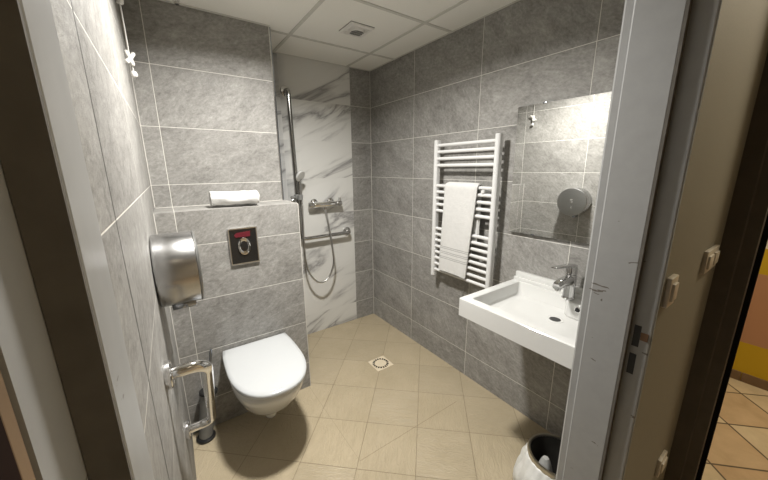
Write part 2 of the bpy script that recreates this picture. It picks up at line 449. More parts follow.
struct('trim_4', b, 'dark_chrome', label='dark metal profile behind the bright corner strip', cat='trim')

# door wall: corridor face at y=.19, bathroom face at y=.347
b = B()
box(b, (.970, .1955, 0), (1.66, .347, 2.6)); box(b, (-.35, .205, 0), (-.10, .30, 2.6)); box(b, (-.35, .205, 2.13), (1.66, .347, 2.6))
struct('wall_front', b, 'corridor', label='beige corridor wall with the light switches beside the bathroom door', cat='wall')

b = B(); box(b, (1.055, .3475, 0), (XR, .358, 2.40)); box(b, (-.08, .3475, 2.16), (1.06, .358, 2.40))
struct('wall_front_tiles', b, 'slate_back', label='grey tiles on the bathroom side of the door wall', cat='wall')
# steel door frame of the bathroom
b = B()
prism(b, [(.9600, .3645), (.9535, .3585), (.9535, .3425), (.9495, .3385), (.9495, .2475), (.9515, .2465), (.968, .2455), (.968, .203), (.9688, .1995), (.9715, .1965), (.975, .1958), (1.06, .1958), (1.06, .362)], 0, 2.10)
prism(b, [(-.060, .360), (-.0515, .356), (-.0495, .350), (-.0492, .269), (-.051, .2655), (-.0715, .2655), (-.0715, .206), (-.11, .203), (-.13, .203), (-.13, .360)], 0, 2.10)
box(b, (-.13, .197, 2.10), (1.06, .356, 2.16))
d1 = struct('door_1', b, 'jamb', smooth=20, label='grey painted steel frame of the bathroom door, chipped on the right jamb', cat='door')
b = B(); box(b, (.9498, .2405, .0), (.9676, .2470, 2.10)); box(b, (-.0711, .2625, .0), (-.0500, .2670, 2.10))  # right strip is the seal, left strip paints the unlit frame shoulder dark
struct('gasket_and_shade', b, 'seal', d1, label='dark rubber seal and painted shade on the left shoulder')
for z0, z1 in ((1.006, 1.066), (.924, .984)):
    b = B(); box(b, (.9672, .2195, z0), (.9755, .2345, z1)); struct('latch_hole', b, 'black', d1, label='black latch opening in the jamb')
b = B(); box(b, (.9660, .203, 1.028), (.9695, .2190, 1.050), bev=.0008); struct('strike_lip', b, 'brass', d1, label='small copper-coloured latch lip')
b = B(); box(b, (-.1125, -.72, .008), (-.0722, .1905, 2.085))
lf = struct('door_leaf', b, 'leaf', d1, label='dark red-brown door leaf standing open')
b = B(); box(b, (-.1125, .1905, .008), (-.0722, .2025, 2.085), bev=.001); struct('lipping', b, 'oak', d1, label='oak-coloured edge strip of the door leaf')

# dark frame of the passage at the corridor's end
b = B()
prism(b, [(1.615, .20), (1.615, .150), (1.622, .146), (1.622, .112), (1.70, .112), (1.70, .20)], 0, 2.5)
d2 = struct('door_2', b, 'darkframe', label='dark brown frame at the end of the corridor wall', cat='door')
b = B(); box(b, (1.675, .0975, 0), (1.70, .1125, 2.5)); struct('seal', b, 'rubber', d2, label='black edge strip')

# corridor and hall
b = B(); box(b, (-1.3, -1.7, -.12), (1.80, .10, -.0005)); box(b, (1.80, -1.7, -.12), (3.3, 1.6, -.0005))
struct('floor_hall', b, 'hall_floor', label='terracotta and sand tiles laid diagonally in the hall', cat='floor')
b = B(); box(b, (3.128, -1.7, 0), (3.28, 1.6, 2.6))
struct('wall_hall', b, 'hall_wall', label='tan hall wall with yellow painted bands', cat='wall')
b = B()
y = -1.69
while y < 1.55:
    box(b, (3.119, y, -.0005), (3.128, y+.30, .066), bev=.001); y += .304
struct('baseboard_hall', b, 'skirt', label='brown tile skirting along the banded hall wall', cat='baseboard')
b = B(); box(b, (-1.3, -1.85, 0), (3.28, -1.7, 2.6)); box(b, (-1.45, -1.85, 0), (-1.3, .347, 2.6)); box(b, (-1.3, .205, 0), (-.35, .347, 2.6)); box(b, (1.80, 1.6, 0), (3.28, 1.75, 2.6))
struct('wall_corridor', b, 'plaster', label='plain corridor walls behind the viewer', cat='wall')
b = B(); box(b, (-1.45, -1.85, 2.6), (3.28, .347, 2.7)); box(b, (1.75, .347, 2.6), (3.28, 1.75, 2.7))
struct('ceiling_hall', b, 'ceil', label='white ceiling of the corridor and hall', cat='ceiling')

# ------------------------------------------------------------------ toilet
TCX = .3235
def d_ring(w, l, z, yb=YP, n=48, sq=2.35, cx=TCX):
    """D outline: straight at the wall, rounded nose towards the viewer"""
    out = []
    hw = w/2
    ys = yb - l*.42                      # where the flanks start to round
    ln = l*.58
    out.append((cx-hw*.94, yb, z)); out.append((cx-hw*.985, yb-l*.14, z)); out.append((cx-hw, yb-l*.28, z))
    for k in range(n+1):
        t = PI - PI*k/n
        c, s = math.cos(t), math.sin(t)
        out.append((cx + hw*math.copysign(abs(c)**(2/sq), c), ys - ln*abs(s)**(2/sq), z))
    out.append((cx+hw, yb-l*.28, z)); out.append((cx+hw*.985, yb-l*.14, z)); out.append((cx+hw*.94, yb, z))
    return out
t = thing('toilet', (TCX, YP, 0), 'white wall-hung toilet with closed lid below the flush plate', 'toilet')
b = B()
loft(b, [d_ring(.356, .496, .413), d_ring(.364, .504, .405), d_ring(.364, .503, .385), d_ring(.356, .488, .35), d_ring(.336, .46, .31), d_ring(.304, .422, .260),
         d_ring(.258, .372, .215), d_ring(.208, .318, .178), d_ring(.155, .258, .152), d_ring(.10, .195, .136), d_ring(.03, .10, .130)])
bowl = part('bowl', b, 'ceramic', t, smooth=60)
b = B()
loft(b, [[(TCX+.04*math.cos(a)*k, YP-.225+.055*math.sin(a)*k, z) for a in [2*PI*i/24 for i in range(24)]] for z, k in ((.19, 1.2), (.155, 1.1), (.122, .95), (.100, .75), (.092, .35))])
part('outlet_bulge', b, 'ceramic', bowl, smooth=60)
b = B(); loft(b, [d_ring(.362, .500, .413, YP-.012), d_ring(.368, .504, .417, YP-.012), d_ring(.368, .504, .428, YP-.012), d_ring(.362, .500, .431, YP-.012)])
part('seat', b, 'seat', t, smooth=50)
b = B()
loft(b, [d_ring(.366, .515, .4355, YP-.010), d_ring(.382, .527, .437, YP-.008), d_ring(.383, .528, .4475, YP-.008), d_ring(.376, .522, .4535, YP-.010), d_ring(.345, .487, .457, YP-.018), d_ring(.26, .38, .459, YP-.05), d_ring(.10, .17, .4595, YP-.12)])
lid = part('lid', b, 'seat', t, smooth=50)
t.location.z = .009
for sx in (-.08, .08):
    b = B(); lathe(b, (TCX+sx-.02, YP-.020, .431), (1, 0, 0), [(.009, 0), (.011, .002), (.011, .038), (.009, .04)], 20); part('hinge', b, 'chrome_soft', t)

# ------------------------------------------------------------------ flush plate
t = thing('flush_plate', (.3215, YP, 1.055), 'square chrome flush plate with a oval button in the tiled ledge front', 'flush plate')
x0, x1, z0, z1 = .2455, .3975, .951, 1.159
b = B()
def rect(x0, x1, z0, z1, y, r=.006, n=4):
    out = []
    for cx, cz, a0 in ((x1-r, z1-r, 0), (x0+r, z1-r, 90), (x0+r, z0+r, 180), (x1-r, z0+r, 270)):
        for k in range(n+1):
            a = math.radians(a0+90*k/n); out.append((cx+r*math.cos(a), y, cz+r*math.sin(a)))
    return out
loft(b, [rect(x0, x1, z0, z1, YP+.002), rect(x0, x1, z0, z1, YP-.010), rect(x0+.003, x1-.003, z0+.003, z1-.003, YP-.013), rect(x0+.009, x1-.009, z0+.009, z1-.009, YP-.0125), rect(x0+.010, x1-.010, z0+.010, z1-.010, YP-.011), rect(x0+.052, x1-.052, z0+.074, z1-.074, YP-.003)], True, True)
fp = part('frame', b, 'chrome', t)
b = B(); loft(b, [rect(x0+.006, x1-.006, z0+.008, z1-.006, YP-.0115, .004), rect(x0+.008, x1-.008, z0+.010, z1-.008, YP-.0138, .004), rect(x0+.040, x1-.040, z0+.05, z1-.05, YP-.0095, .01)], False, True)
part('dish', b, 'glass_black', t, label='black glossy hollow face')
b = B(); cz = 1.055; cx = .3215
lathe(b, (cx, YP-.006, cz), (0, -1, 0), [(.036, 0), (.038, .006), (.036, .011), (.030, .0125), (.026, .0105), (.020, .009), (.004, .0095)], 40); bmesh.ops.scale(b, vec=(.9, 1, 1.35), space=Matrix.Translation((-cx, 0, -cz)), verts=b.verts[:])
bt = part('button', b, 'chrome', t, label='oval chrome push button')
b = B(); lathe(b, (cx, YP-.0150, cz), (0, -1, 0), [(.020, 0), (.021, .0015), (.018, .0025), (.002, .0015)], 32); bmesh.ops.scale(b, vec=(.9, 1, 1.4), space=Matrix.Translation((-cx, 0, -cz)), verts=b.verts[:]); part('button_centre', b, 'glass_black', bt, label='dark centre of the button')
b = B(); prism(b, [(x0+.036, 1.108), (x1-.040, 1.108), (x1-.038, 1.138), (x0+.044, 1.133), (x0+.030, 1.122)], YP-.0142, YP-.0090, 'y'); part('painted_reflection', b, 'red', t, label='dark red reflection painted above the button')  # reflection on the plate, built as a thin dark red piece

# ------------------------------------------------------------------ rolled towel on the ledge
t = thing('rolled_towel', (.315, 1.912, ZL), 'white towel rolled up and lying on the tiled ledge', 'towel')
b = B()
def spiral(x, wob):
    turns, n = 2.6, 110
    outp, inp = [], []
    th = .0092
    for k in range(n+1):
        f = k/n; a = -.5*PI + f*turns*2*PI + .3
        s = 1 - .66*f
        ry, rz = .062*s, .0445*s
        e = 1 + .02*math.sin(3*a+wob)
        p = V((x, 1.912 + math.copysign(abs(math.cos(a))**.85, math.cos(a))*ry*e, ZL+.0455 + math.copysign(abs(math.sin(a))**.85, math.sin(a))*rz*e))
        nrm = V((0, math.cos(a), math.sin(a)))
        outp.append(p); inp.append(p - nrm*th)
    return outp + inp[::-1]
rings = []
for k in range(25):
    f = k/24; x = .196 + .236*f
    r = spiral(x, f*3)
    for i, p in enumerate(r):
        nn = noise.noise(V((p.x*20, p.y*35, p.z*35)))*.0048
        p.z = max(ZL+.0006, p.z + nn); p.y += nn*.7 + (f-.5)*(-.030)
        if f < .02 or f > .98: p.x += noise.noise(V((i*.2, 3, f*5)))*.004
    rings.append(r)
loft(b, rings)
part('terry_cloth', b, 'towel_roll', t, smooth=70)

# ------------------------------------------------------------------ paper dispenser on the left wall
DY, DZ, DR = 1.30, 1.128, .1275
wx = xl(DY)+.002
t = thing('paper_dispenser', (wx, DY, DZ), 'round polished steel toilet paper dispenser on the left wall', 'paper dispenser')
b = B(); lathe(b, (wx, DY, DZ), (1, 0, 0), [(DR-.003, 0), (DR-.001, .002), (DR, .006), (DR, .118), (DR-.002, .1215)], 72); dr = part('drum', b, 'steel_drum', t)
b = B(); lathe(b, (wx+.1215, DY, DZ), (1, 0, 0), [(DR+.001, 0), (DR+.0015, .003), (DR-.001, .0065), (DR-.006, .008), (.03, .0085), (.001, .0085)], 72); fc = part('cover', b, 'steel_face', t, label='brushed steel front disc')
fx = wx+.130
b = B(); lathe(b, (fx-.001, DY, DZ), (1, 0, 0), [(.010, 0), (.010, .003), (.007, .004), (.001, .004)], 24); part('lock', b, 'chrome', fc, label='bright round lock')
b = B(); lathe(b, (fx-.001, DY-.004, DZ+.024), (1, 0, 0), [(.0045, 0), (.0045, .0018), (.001, .0022)], 16); lathe(b, (fx-.001, DY+.008, DZ+.022), (1, 0, 0), [(.0035, 0), (.0035, .0018), (.001, .0022)], 16); part('emblem', b, 'white_plastic', fc, label='small pale mark')
b = B(); box(b, (fx-.001, DY-.006, DZ-.064), (fx+.0008, DY+.006, DZ-.040), bev=.0004); part('level_window', b, 'chrome', fc, label='small bright oval slot')
b = B(); lathe(b, (wx+.03, DY-.02, DZ-DR-.004), (1, 0, 0), [(.014, 0), (.016, .004), (.016, .07), (.014, .074)], 20); part('tear_edge', b, 'dark_chrome', t, label='dark serrated tear edge')

# ------------------------------------------------------------------ sloping grab bar
A1 = V((xl(.955), .955, .925)); A2 = V((xl(1.34), 1.34, .432)); st = V((.100, 0, 0))
t = thing('grab_bar', A1, 'polished steel grab bar mounted at a slant on the left wall', 'grab bar')
b = B(); tube(b, fillet([A1, A1+st, A2+st, A2], .060, 10), .0168, 24); part('rail', b, 'chrome', t)
for A in (A1, A2):
    b = B(); lathe(b, A-V((.001, 0, 0)), (1, 0, 0), [(.037, 0), (.039, .003), (.039, .015), (.036, .018), (.018, .019)], 36); fl = part('flange', b, 'chrome', t)
    for a in (.5, 2.6, 4.7):
        b = B(); lathe(b, A+V((.0175, .0285*math.cos(a), .027*math.sin(a))), (1, 0, 0), [(.0045, 0), (.0045, .0015), (.001, .002)], 12); part('screw', b, 'chrome_soft', fl)

# ------------------------------------------------------------------ toilet brush behind the grab bar
bx, by = .003, 1.772
t = thing('toilet_brush', (bx, by, 0), 'toilet brush in a slim dark holder on the floor by the toilet', 'toilet brush')
b = B(); lathe(b, (bx, by, 0), (0, 0, 1), [(.046, 0), (.048, .004), (.048, .012), (.042, .018), (.010, .02)], 32); hb = part('base', b, 'black', t)
BA = V((.045, .012, .262)).normalized(); b = B(); lathe(b, (bx, by, .016), BA, [(.034, 0), (.037, .05), (.039, .22), (.042, .25), (.039, .25), (.036, .20), (.033, .02), (.002, .02)], 32, caps=False); part('holder', b, 'grey_plastic', t)
b = B(); lathe(b, V((bx, by, .016))+BA*.25, BA, [(.0405, 0), (.046, .006), (.046, .016), (.041, .020), (.010, .020)], 32); part('collar', b, 'black', t)
b = B(); cyl(b, V((bx, by, .016))+BA*.05, V((bx, by, .016))+BA*.46, .006, 14); lathe(b, V((bx, by, .016))+BA*.46, BA, [(.0065, 0), (.0075, .02), (.006, .045), (.001, .048)], 14); part('handle', b, 'dark_chrome', t)

# ------------------------------------------------------------------ shower: L-shaped grab rail
yr = YB-.07
t = thing('shower_rail', (.845, YB, 2.04), 'L-shaped chrome grab rail on the marble shower wall', 'grab rail')
b = B(); tube(b, fillet([(.845, YB, 2.045), (.845, yr, 2.045), (.868, yr, .905), (1.325, yr, .910), (1.325, YB, .910)], .05, 10), .0160, 22)
part('rail', b, 'rail', t)
for c in ((.845, YB, 2.045), (1.325, YB, .910), (.862, YB, 1.20)):
    b = B(); lathe(b, V(c)+V((0, .001, 0)), (0, -1, 0), [(.037, 0), (.039, .004), (.038, .009), (.034, .012), (.016, .013)], 32); part('flange', b, 'chrome_soft', t)
b = B(); cyl(b, (.862, YB, 1.20), (.862, yr, 1.20), .009, 16); part('stand_off', b, 'chrome_soft', t)

# thermostatic mixer
t = thing('shower_mixer', (1.10, YB, 1.195), 'chrome bar mixer tap on the marble shower wall', 'mixer tap')
ym, zm = YB-.062, 1.178
b = B(); lathe(b, (.995, ym, zm), (1, 0, 0), [(.018, 0), (.022, .006), (.022, .205), (.018, .21)], 28); part('body', b, 'chrome', t)
for x0, x1 in ((.952, .993), (1.207, 1.250)):
    b = B(); lathe(b, (x0, ym, zm), (1, 0, 0), [(.018, 0), (.0235, .004), (.0245, .036), (.021, x1-x0)], 20); part('knob', b, 'chrome_soft', t)
b = B(); box(b, (1.222, ym-.030, zm+.02), (1.234, ym-.004, zm+.052), bev=.003); part('stop_button', b, 'chrome_soft', t)
for x in (1.025, 1.175):
    b = B(); lathe(b, (x, YB+.001, zm+.012), (0, -1, 0), [(.033, 0), (.034, .006), (.026, .016), (.016, .02), (.015, .05)], 28); part('escutcheon', b, 'chrome', t)
b = B(); lathe(b, (1.098, ym, zm-.018), (0, 0, -1), [(.012, 0), (.012, .02), (.010, .026)], 18); part('hose_outlet', b, 'chrome', t)

# hand shower with slider and hose
hx, hy = .866, yr-.062
t = thing('hand_shower', (hx, hy, 1.25), 'grey-faced hand shower in its slider with a looping hose', 'hand shower')
b = B()
lathe(b, (hx+.004, hy-.008, 1.418), (.46, -.76, -.46), [(.014, -.026), (.030, -.018), (.043, -.006), (.045, 0), (.044, .005), (.040, .008), (.001, .009)], 36)
hd = part('spray_head', b, 'head_grey', t)
b = B(); tube(b, spline([(hx+.002, hy+.012, 1.405), (hx, hy+.016, 1.36), (hx-.001, hy+.014, 1.28), (hx, hy+.010, 1.20)], 8), lambda f: .018-.005*f, 18); part('handle', b, 'rail', t)
b = B(); box(b, (.862-.024, yr-.024, 1.235), (.862+.024, yr+.022, 1.275), bev=.006); lathe(b, (hx, hy+.014, 1.232), (0, 0, 1), [(.015, 0), (.019, .003), (.020, .04), (.016, .044)], 20); cyl(b, (hx, hy+.02, 1.255), (.862, yr, 1.255), .012, 16)
cyl(b, (.862-.055, yr, 1.252), (.862-.02, yr, 1.252), .013, 16, ch=.003)
part('slider', b, 'grey_plastic', t, label='dark slider clamp on the rail')
b = B(); tube(b, spline([(hx, hy+.010, 1.20), (hx+.004, hy+.008, 1.08), (.865, hy+.004, .86), (.880, hy+.002, .68), (.930, hy, .565), (1.000, hy-.002, .520), (1.075, hy, .565), (1.122, hy+.006, .68), (1.122, hy+.02, .82), (1.108, hy+.04, 1.00), (1.098, ym, 1.134)], 10), .0078, 12)
part('hose', b, 'hose', t, label='grey metal hose')

# floor drain
t = thing('floor_drain', (1.192, 1.766, 0), 'cream square floor drain with a ring of dark slots', 'floor drain')
b = B()
def rot(u, v): return (1.188 + u, 1.764 + v)
h = .072
prism(b, [rot(-h, -h), rot(h, -h), rot(h, h), rot(-h, h)], -.003, .0022); part('plate', b, 'sandstone', t, bevel=.0008)
b = B()
for k in range(18):
    a = 2*PI*k/18; u, v = .054*math.cos(a), .054*math.sin(a); r2, w2 = .0105, .0062
    e1 = (math.cos(a), math.sin(a)); e2 = (-e1[1], e1[0])
    prism(b, [rot(u+e1[0]*i*r2*.8+e2[0]*j*w2, v+e1[1]*i*r2*.8+e2[1]*j*w2) for i, j in ((-1, -1), (1, -1), (1, 1), (-1, 1))], .0012, .0028)
part('slots', b, 'rubber', t, label='ring of dark drain slots', smooth=0)
b = B(); lathe(b, (*rot(0, 0), .002), (0, 0, 1), [(.043, 0), (.043, .0012), (.041, .0016), (.001, .0016)], 32); part('grate_centre', b, 'sandstone', t)

# ------------------------------------------------------------------ towel radiator
t = thing('towel_radiator', (XR, 1.34, .70), 'white ladder towel radiator on the right wall', 'radiator')
px_, yL, yRr = 1.538, 1.574, 1.098
def post(y, z0, z1):
    b = B(); prof = []
    for k in range(13):
        a = -PI/2 + PI*k/12
        prof.append((px_-.006-.014*math.cos(a)*1.0, y + .0165*math.sin(a)))
    prof += [(px_+.018, y+.0165), (px_+.018, y-.0165)]
    prism(b, prof, z0, z1)
    return part('post', b, 'enamel', t, smooth=40, bevel=.002)
post(yL, .708, 1.650); post(yRr, .708, 1.652)
BARS = [1.616, 1.574, 1.530, 1.487, 1.353, 1.311, 1.268, 1.226, 1.183, 1.057, 1.014, .972, .929, .887, .844, .799, .755]
for z in BARS:
    b = B(); cyl(b, (px_, yRr+.008, z), (px_, yL-.008, z), .0108, 20); part('bar', b, 'enamel', t)
for y, z, fr in ((1.176, 1.332, .014), (1.50, 1.332, -.012), (1.176, .908, -.012), (1.50, .908, -.012)):
    b = B(); lathe(b, (px_-fr, y, z), (1, 0, 0), [(.010, 0), (.011, .002), (.011, .020), (.008, .022), (.008, XR-px_+fr-.001)], 18); part('wall_bracket', b, 'enamel', t)
b = B(); lathe(b, (px_, yRr, .708), (0, 0, -1), [(.012, 0), (.012, .018), (.009, .022)], 16); part('end_plug', b, 'enamel', t)
b = B(); tube(b, spline([(1.545, 1.26, .752), (1.575, 1.275, .742), (1.588, 1.318, .68), (1.598, 1.345, .615), (1.604, 1.335, .56), (1.606, 1.26, .50)], 8), .0026, 8); part('cable', b, 'grey_plastic', t, label='thin dark cable')

# towel hanging over the radiator
t = thing('hanging_towel', (px_, 1.33, 1.365), 'white towel with a striped border hanging on the radiator', 'towel')
b = B()
def sheet(bm, y0t, y1t, y0b, y1b, zbot, off, th, zback, nz=46, ny=22, ph=0.0, top_z=1.353):
    R = .0118 + off
    prof = []
    for k in range(nz+1):
        f = k/nz; z = zbot + (top_z-zbot)*f
        prof.append((px_ - R, z, 1-f))
    for k in range(1, 13):
        a = PI*k/12; prof.append((px_ - R*math.cos(a), top_z + R*math.sin(a), 0))
    for k in range(1, 13):
        f = k/12; prof.append((px_ + R, top_z - (top_z-zback)*f, 0))
    n = len(prof)
    dirs = []
    for i in range(n):
        a, c2 = prof[max(i-1, 0)], prof[min(i+1, n-1)]
        d = V((c2[0]-a[0], 0, c2[1]-a[1])).normalized(); dirs.append(V((-d.z, 0, d.x)))
    rings = []
    for j in range(ny+1):
        g = j/ny; outp, inp = [], []
        for i, (x, z, low) in enumerate(prof):
            y = (y0t*(1-g)+y1t*g)*(1-low) + (y0b*(1-g)+y1b*g)*low
            front = 1 if i <= nz else 0
            wav = (math.sin(g*7+ph)*.0035*low + noise.noise(V((y*9, z*5, 1.7+ph)))*.004)*front
            edge = min(g, 1-g); rnd = th*(1-.55*max(0, 1-edge*14))
            zz = z + (noise.noise(V((y*7, 9, ph)))*.010 + .008*math.sin(g*3.2+.4))*low**6
            p = V((x - abs(wav)*1.0, y, zz)); outp.append(p + dirs[i]*rnd); inp.append(p)
        rings.append(outp + inp[::-1])
    loft(bm, rings)
sheet(b, 1.212, 1.462, 1.262, 1.492, .784, 0.0, .004, 1.02, ph=1.6)
part('under_fold', b, 'towel', t, smooth=60)
b = B()
sheet(b, 1.206, 1.468, 1.262, 1.502, .772, .0045, .013, 1.05, ph=1.6)
part('outer_fold', b, 'towel', t, smooth=60)

# ------------------------------------------------------------------ mirror
t = thing('mirror', (XR, .73, 1.45), 'frameless rectangular mirror above the washbasin', 'mirror')
b = B(); zb, zt = 1.116, 1.778; tilt = .0048
ya, yb_ = .420, 1.024
pr_ = [(XR-.009, zb), (XR-.009-tilt, zt), (XR-.004-tilt, zt), (XR-.004, zb)]
prism(b, [(p[0], p[1]) for p in pr_], ya, yb_, 'y'); MR = Matrix.Translation((XR-.0105, ya, 0)) @ Matrix.Rotation(.025, 4, 'Z') @ Matrix.Translation((-XR+.0105, -ya, 0)); bmesh.ops.transform(b, matrix=MR, verts=b.verts[:]); part('glass', b, 'mirror', t, smooth=0)
b = B(); prism(b, [(XR-.0040, zb+.06), (XR-.0042-tilt, zt-.05), (XR+.0, zt-.05), (XR+.0, zb+.06)], ya+.06, yb_-.06, 'y'); bmesh.ops.transform(b, matrix=Matrix.Translation((-.001, 0, 0)), verts=[]); part('backing', b, 'grey_plastic', t, smooth=0)
for y, z, q in ((.885, zt, 1), (.54, zt, 1), (.885, zb, -1), (.54, zb, -1)):
    b = B(); dx = (tilt if q > 0 else 0) + (y-ya)*.025
    box(b, (XR-.0110-dx, y-.009, z-.003), (XR-.002, y+.009, z+.004), bev=.001); part('clip', b, 'dark_chrome', t)

# ------------------------------------------------------------------ washbasin
SY0, SY1, SX0, SX1, SZ, SB = .353, .953, 1.109, XR-.0005, .852, .760
t = thing('washbasin', (XR, .653, .80), 'white rectangular wall-hung washbasin below the mirror', 'washbasin')
def rr(x0, x1, y0, y1, z, r=.01, n=6, zf=None):
    out = []
    for cx, cy, a0 in ((x1-r, y1-r, 0), (x0+r, y1-r, 90), (x0+r, y0+r, 180), (x1-r, y0+r, 270)):
        for k in range(n+1):
            a = math.radians(a0+90*k/n); X, Y = cx+r*math.cos(a), cy+r*math.sin(a)
            out.append((X, Y, zf(X, Y) if zf else z))
    return out
b = B()
BX1, DX, DYc = 1.556, 1.427, .641
fl = lambda X, Y: .776 - .006*max(0, 1-math.hypot(X-DX, Y-DYc)/.22)
loft(b, [rr(SX0+.12, SX1, SY0+.10, SY1-.12, SB-.02, .06), rr(SX0+.05, SX1, SY0+.05, SY1-.05, SB-.003, .04), rr(SX0+.012, SX1, SY0+.012, SY1-.012, SB, .006),
         rr(SX0+.002, SX1, SY0+.002, SY1-.002, SB, .005), rr(SX0, SX1, SY0, SY1, SB+.002, .005), rr(SX0, SX1, SY0, SY1, SZ-.003, .005), rr(SX0+.003, SX1, SY0+.003, SY1-.003, SZ, .005),
         rr(SX0+.044, BX1, SY0+.040, SY1-.040, SZ, .010), rr(SX0+.0475, BX1-.003, SY0+.0435, SY1-.0435, SZ-.003, .010),
         rr(SX0+.056, BX1-.018, SY0+.050, SY1-.052, .796, .02), rr(SX0+.060, BX1-.024, SY0+.055, SY1-.058, .784, .03),
         rr(SX0+.068, BX1-.034, SY0+.064, SY1-.068, .7775, .04), rr(SX0+.085, BX1-.050, SY0+.085, SY1-.090, 0, .045, zf=fl), rr(SX0+.20, BX1-.10, SY0+.22, SY1-.26, 0, .03, zf=fl),
         [(DX+.026*math.cos(a), DYc+.026*math.sin(a), .7702) for a in [math.radians(x) for x in sum([[a0+90*k/6 for k in range(7)] for a0 in (0, 90, 180, 270)], [])]]], True, True)
part('basin', b, 'ceramic', t, smooth=28)
b = B(); box(b, (1.580, SY0, SZ-.004), (SX1, SY1, .896), bev=.003); box(b, (1.5605, SY0+.001, SZ-.004), (1.583, SY1-.001, .870), bev=.003); part('upstand', b, 'ceramic', t)
b = B(); prism(b, [(1.488, .500), (1.560, .480), (1.560, .655), (1.510, .640), (1.492, .622), (1.488, .60)], .774, .8521); part('tap_deck', b, 'ceramic', t, smooth=50, bevel=.006)
b = B(); lathe(b, (1.488, .575, .826), (-1, 0, 0), [(.0135, -.004), (.014, .001), (.0105, .002), (.0095, -.003)], 24, caps=False); part('overflow_ring', b, 'chrome', t)
b = B(); lathe(b, (1.488, .575, .826), (-1, 0, 0), [(.0105, -.002), (.0105, .001), (.001, .001)], 24); part('overflow_hole', b, 'black', t, label='dark overflow hole')
b = B(); lathe(b, (DX, DYc, .770), (0, 0, 1), [(.036, -.002), (.037, .0015), (.033, .003), (.024, .001), (.022, -.0005)], 32, caps=False); part('drain_ring', b, 'ceramic', t)
b = B(); lathe(b, (DX, DYc, .770), (0, 0, 1), [(.0245, -.001), (.0245, .0012), (.001, .0012)], 32); part('drain_hole', b, 'black', t, label='dark drain opening')
b = B(); tube(b, fillet([(1.50, .655, .735), (1.50, .655, .69), (XR, .655, .69)], .03), .017, 16); part('waste_pipe', b, 'white_plastic', t)

# basin mixer tap
tx_, ty_ = 1.530, .640
t = thing('basin_tap', (tx_, ty_, .853), 'chrome single-lever mixer tap on the washbasin', 'tap')
b = B(); lathe(b, (tx_, ty_, .8533), (0, 0, 1), [(.029, 0), (.030, .003), (.0275, .006), (.026, .012), (.0245, .06), (.0245, .115), (.022, .121), (.002, .122)], 36); part('body', b, 'tapchrome', t)
def box_path(pts, ws, hs):
    rings = []
    for (p, w_, h_) in zip(pts, ws, hs):
        n = 20; rings.append([(p[0], ty_ + w_*math.copysign(abs(math.cos(a))**.55, math.cos(a)), p[2] + h_*math.copysign(abs(math.sin(a))**.55, math.sin(a))) for a in [2*PI*i/n for i in range(n)]])
    return rings
b = B(); loft(b, box_path([(tx_, 0, .944), (tx_-.04, 0, .948), (tx_-.085, 0, .949), (tx_-.122, 0, .944), (tx_-.134, 0, .941)], [.021, .021, .020, .019, .016], [.027, .023, .019, .017, .012])); sp = part('spout', b, 'tapchrome', t)
b = B(); lathe(b, (tx_-.114, ty_, .932), (-.12, 0, -1), [(.013, 0), (.0135, .004), (.012, .014), (.001, .013)], 22); part('aerator', b, 'chrome_soft', sp)
b = B(); lathe(b, (tx_, ty_, .976), (0, 0, 1), [(.022, 0), (.0245, .003), (.0245, .030), (.021, .042), (.002, .047)], 32)
cap = part('cap', b, 'tapchrome', t)
b = B(); loft(b, box_path([(tx_+.018, 0, 1.012), (tx_-.02, 0, 1.021), (tx_-.08, 0, 1.029), (tx_-.160, 0, 1.038), (tx_-.178, 0, 1.040)], [.016, .018, .015, .013, .010], [.009, .0085, .006, .005, .003])); part('lever', b, 'tapchrome', t)

# ------------------------------------------------------------------ bin with liner
cx, cy, rb, hb_ = 1.236, .480, .110, .256
t = thing('waste_bin', (cx, cy, 0), 'round metal bin with a white liner under the washbasin', 'bin')
b = B(); lathe(b, (cx, cy, 0), (0, 0, 1), [(.085, .0), (.088, .004), (rb-.006, hb_-.006), (rb-.009, hb_-.006), (.080, .01), (.001, .01)], 48, caps=False); part('body', b, 'bin_dark', t)
b = B(); lathe(b, (cx, cy, hb_), (0, 0, 1), [(rb-.009, -.012), (rb+.003, -.018), (rb+.005, -.006), (rb+.001, .003), (rb-.007, .003), (rb-.009, -.002), (rb-.009, -.012)], 56, caps=False); part('rim', b, 'bin_rim', t, label='bronze-grey metal rim ring')
b = B(); rings = []
for k in range(15):
    f = k/14; z = hb_-.012 - f*.225
    ring = []
    for i in range(96):
        a = 2*PI*i/96
        fold = (math.sin(a*11+2*math.sin(a*3)) * .5 + .5*math.sin(a*23+f*2))*(.003+.013*f)
        r = rb + .001 + .040*math.sin(min(1, f*1.25)*PI*.62) + fold + noise.noise(V((math.cos(a)*3, math.sin(a)*3, z*14)))*.012*min(1, f*4)
        ring.append((cx+r*math.cos(a), cy+r*math.sin(a), max(.004, z + noise.noise(V((math.cos(a)*4, math.sin(a)*4, 4)))*.02*f)))
    rings.append(ring)
loft(b, rings, False, False)
o = part('liner', b, 'liner', t, label='white crumpled plastic liner', smooth=80)
md = o.modifiers.new('Solid', 'SOLIDIFY'); md.thickness = .0012
for (dx, dy, z0, z1, r, nm) in ((-.032, .026, .075, .236, .033, 0),):
    t2 = thing('crumpled_paper', (cx+dx, cy+dy, .012), 'grey wad of paper standing inside the waste bin', 'paper')
    b = B(); rings = []
    for k in range(14):
        f = k/13; ring = []
        for i in range(20):
            a = 2*PI*i/20
            rr_ = r*math.sin(max(.02, min(.985, f))*PI)**.35*(1+.16*noise.noise(V((math.cos(a)*2, math.sin(a)*2, f*3))))
            ring.append((cx+dx+rr_*math.cos(a), cy+dy+rr_*math.sin(a), .012+f*(z1-.012)))
        rings.append(ring)
    loft(b, rings); part('wad', b, 'paper', t2, smooth=60)

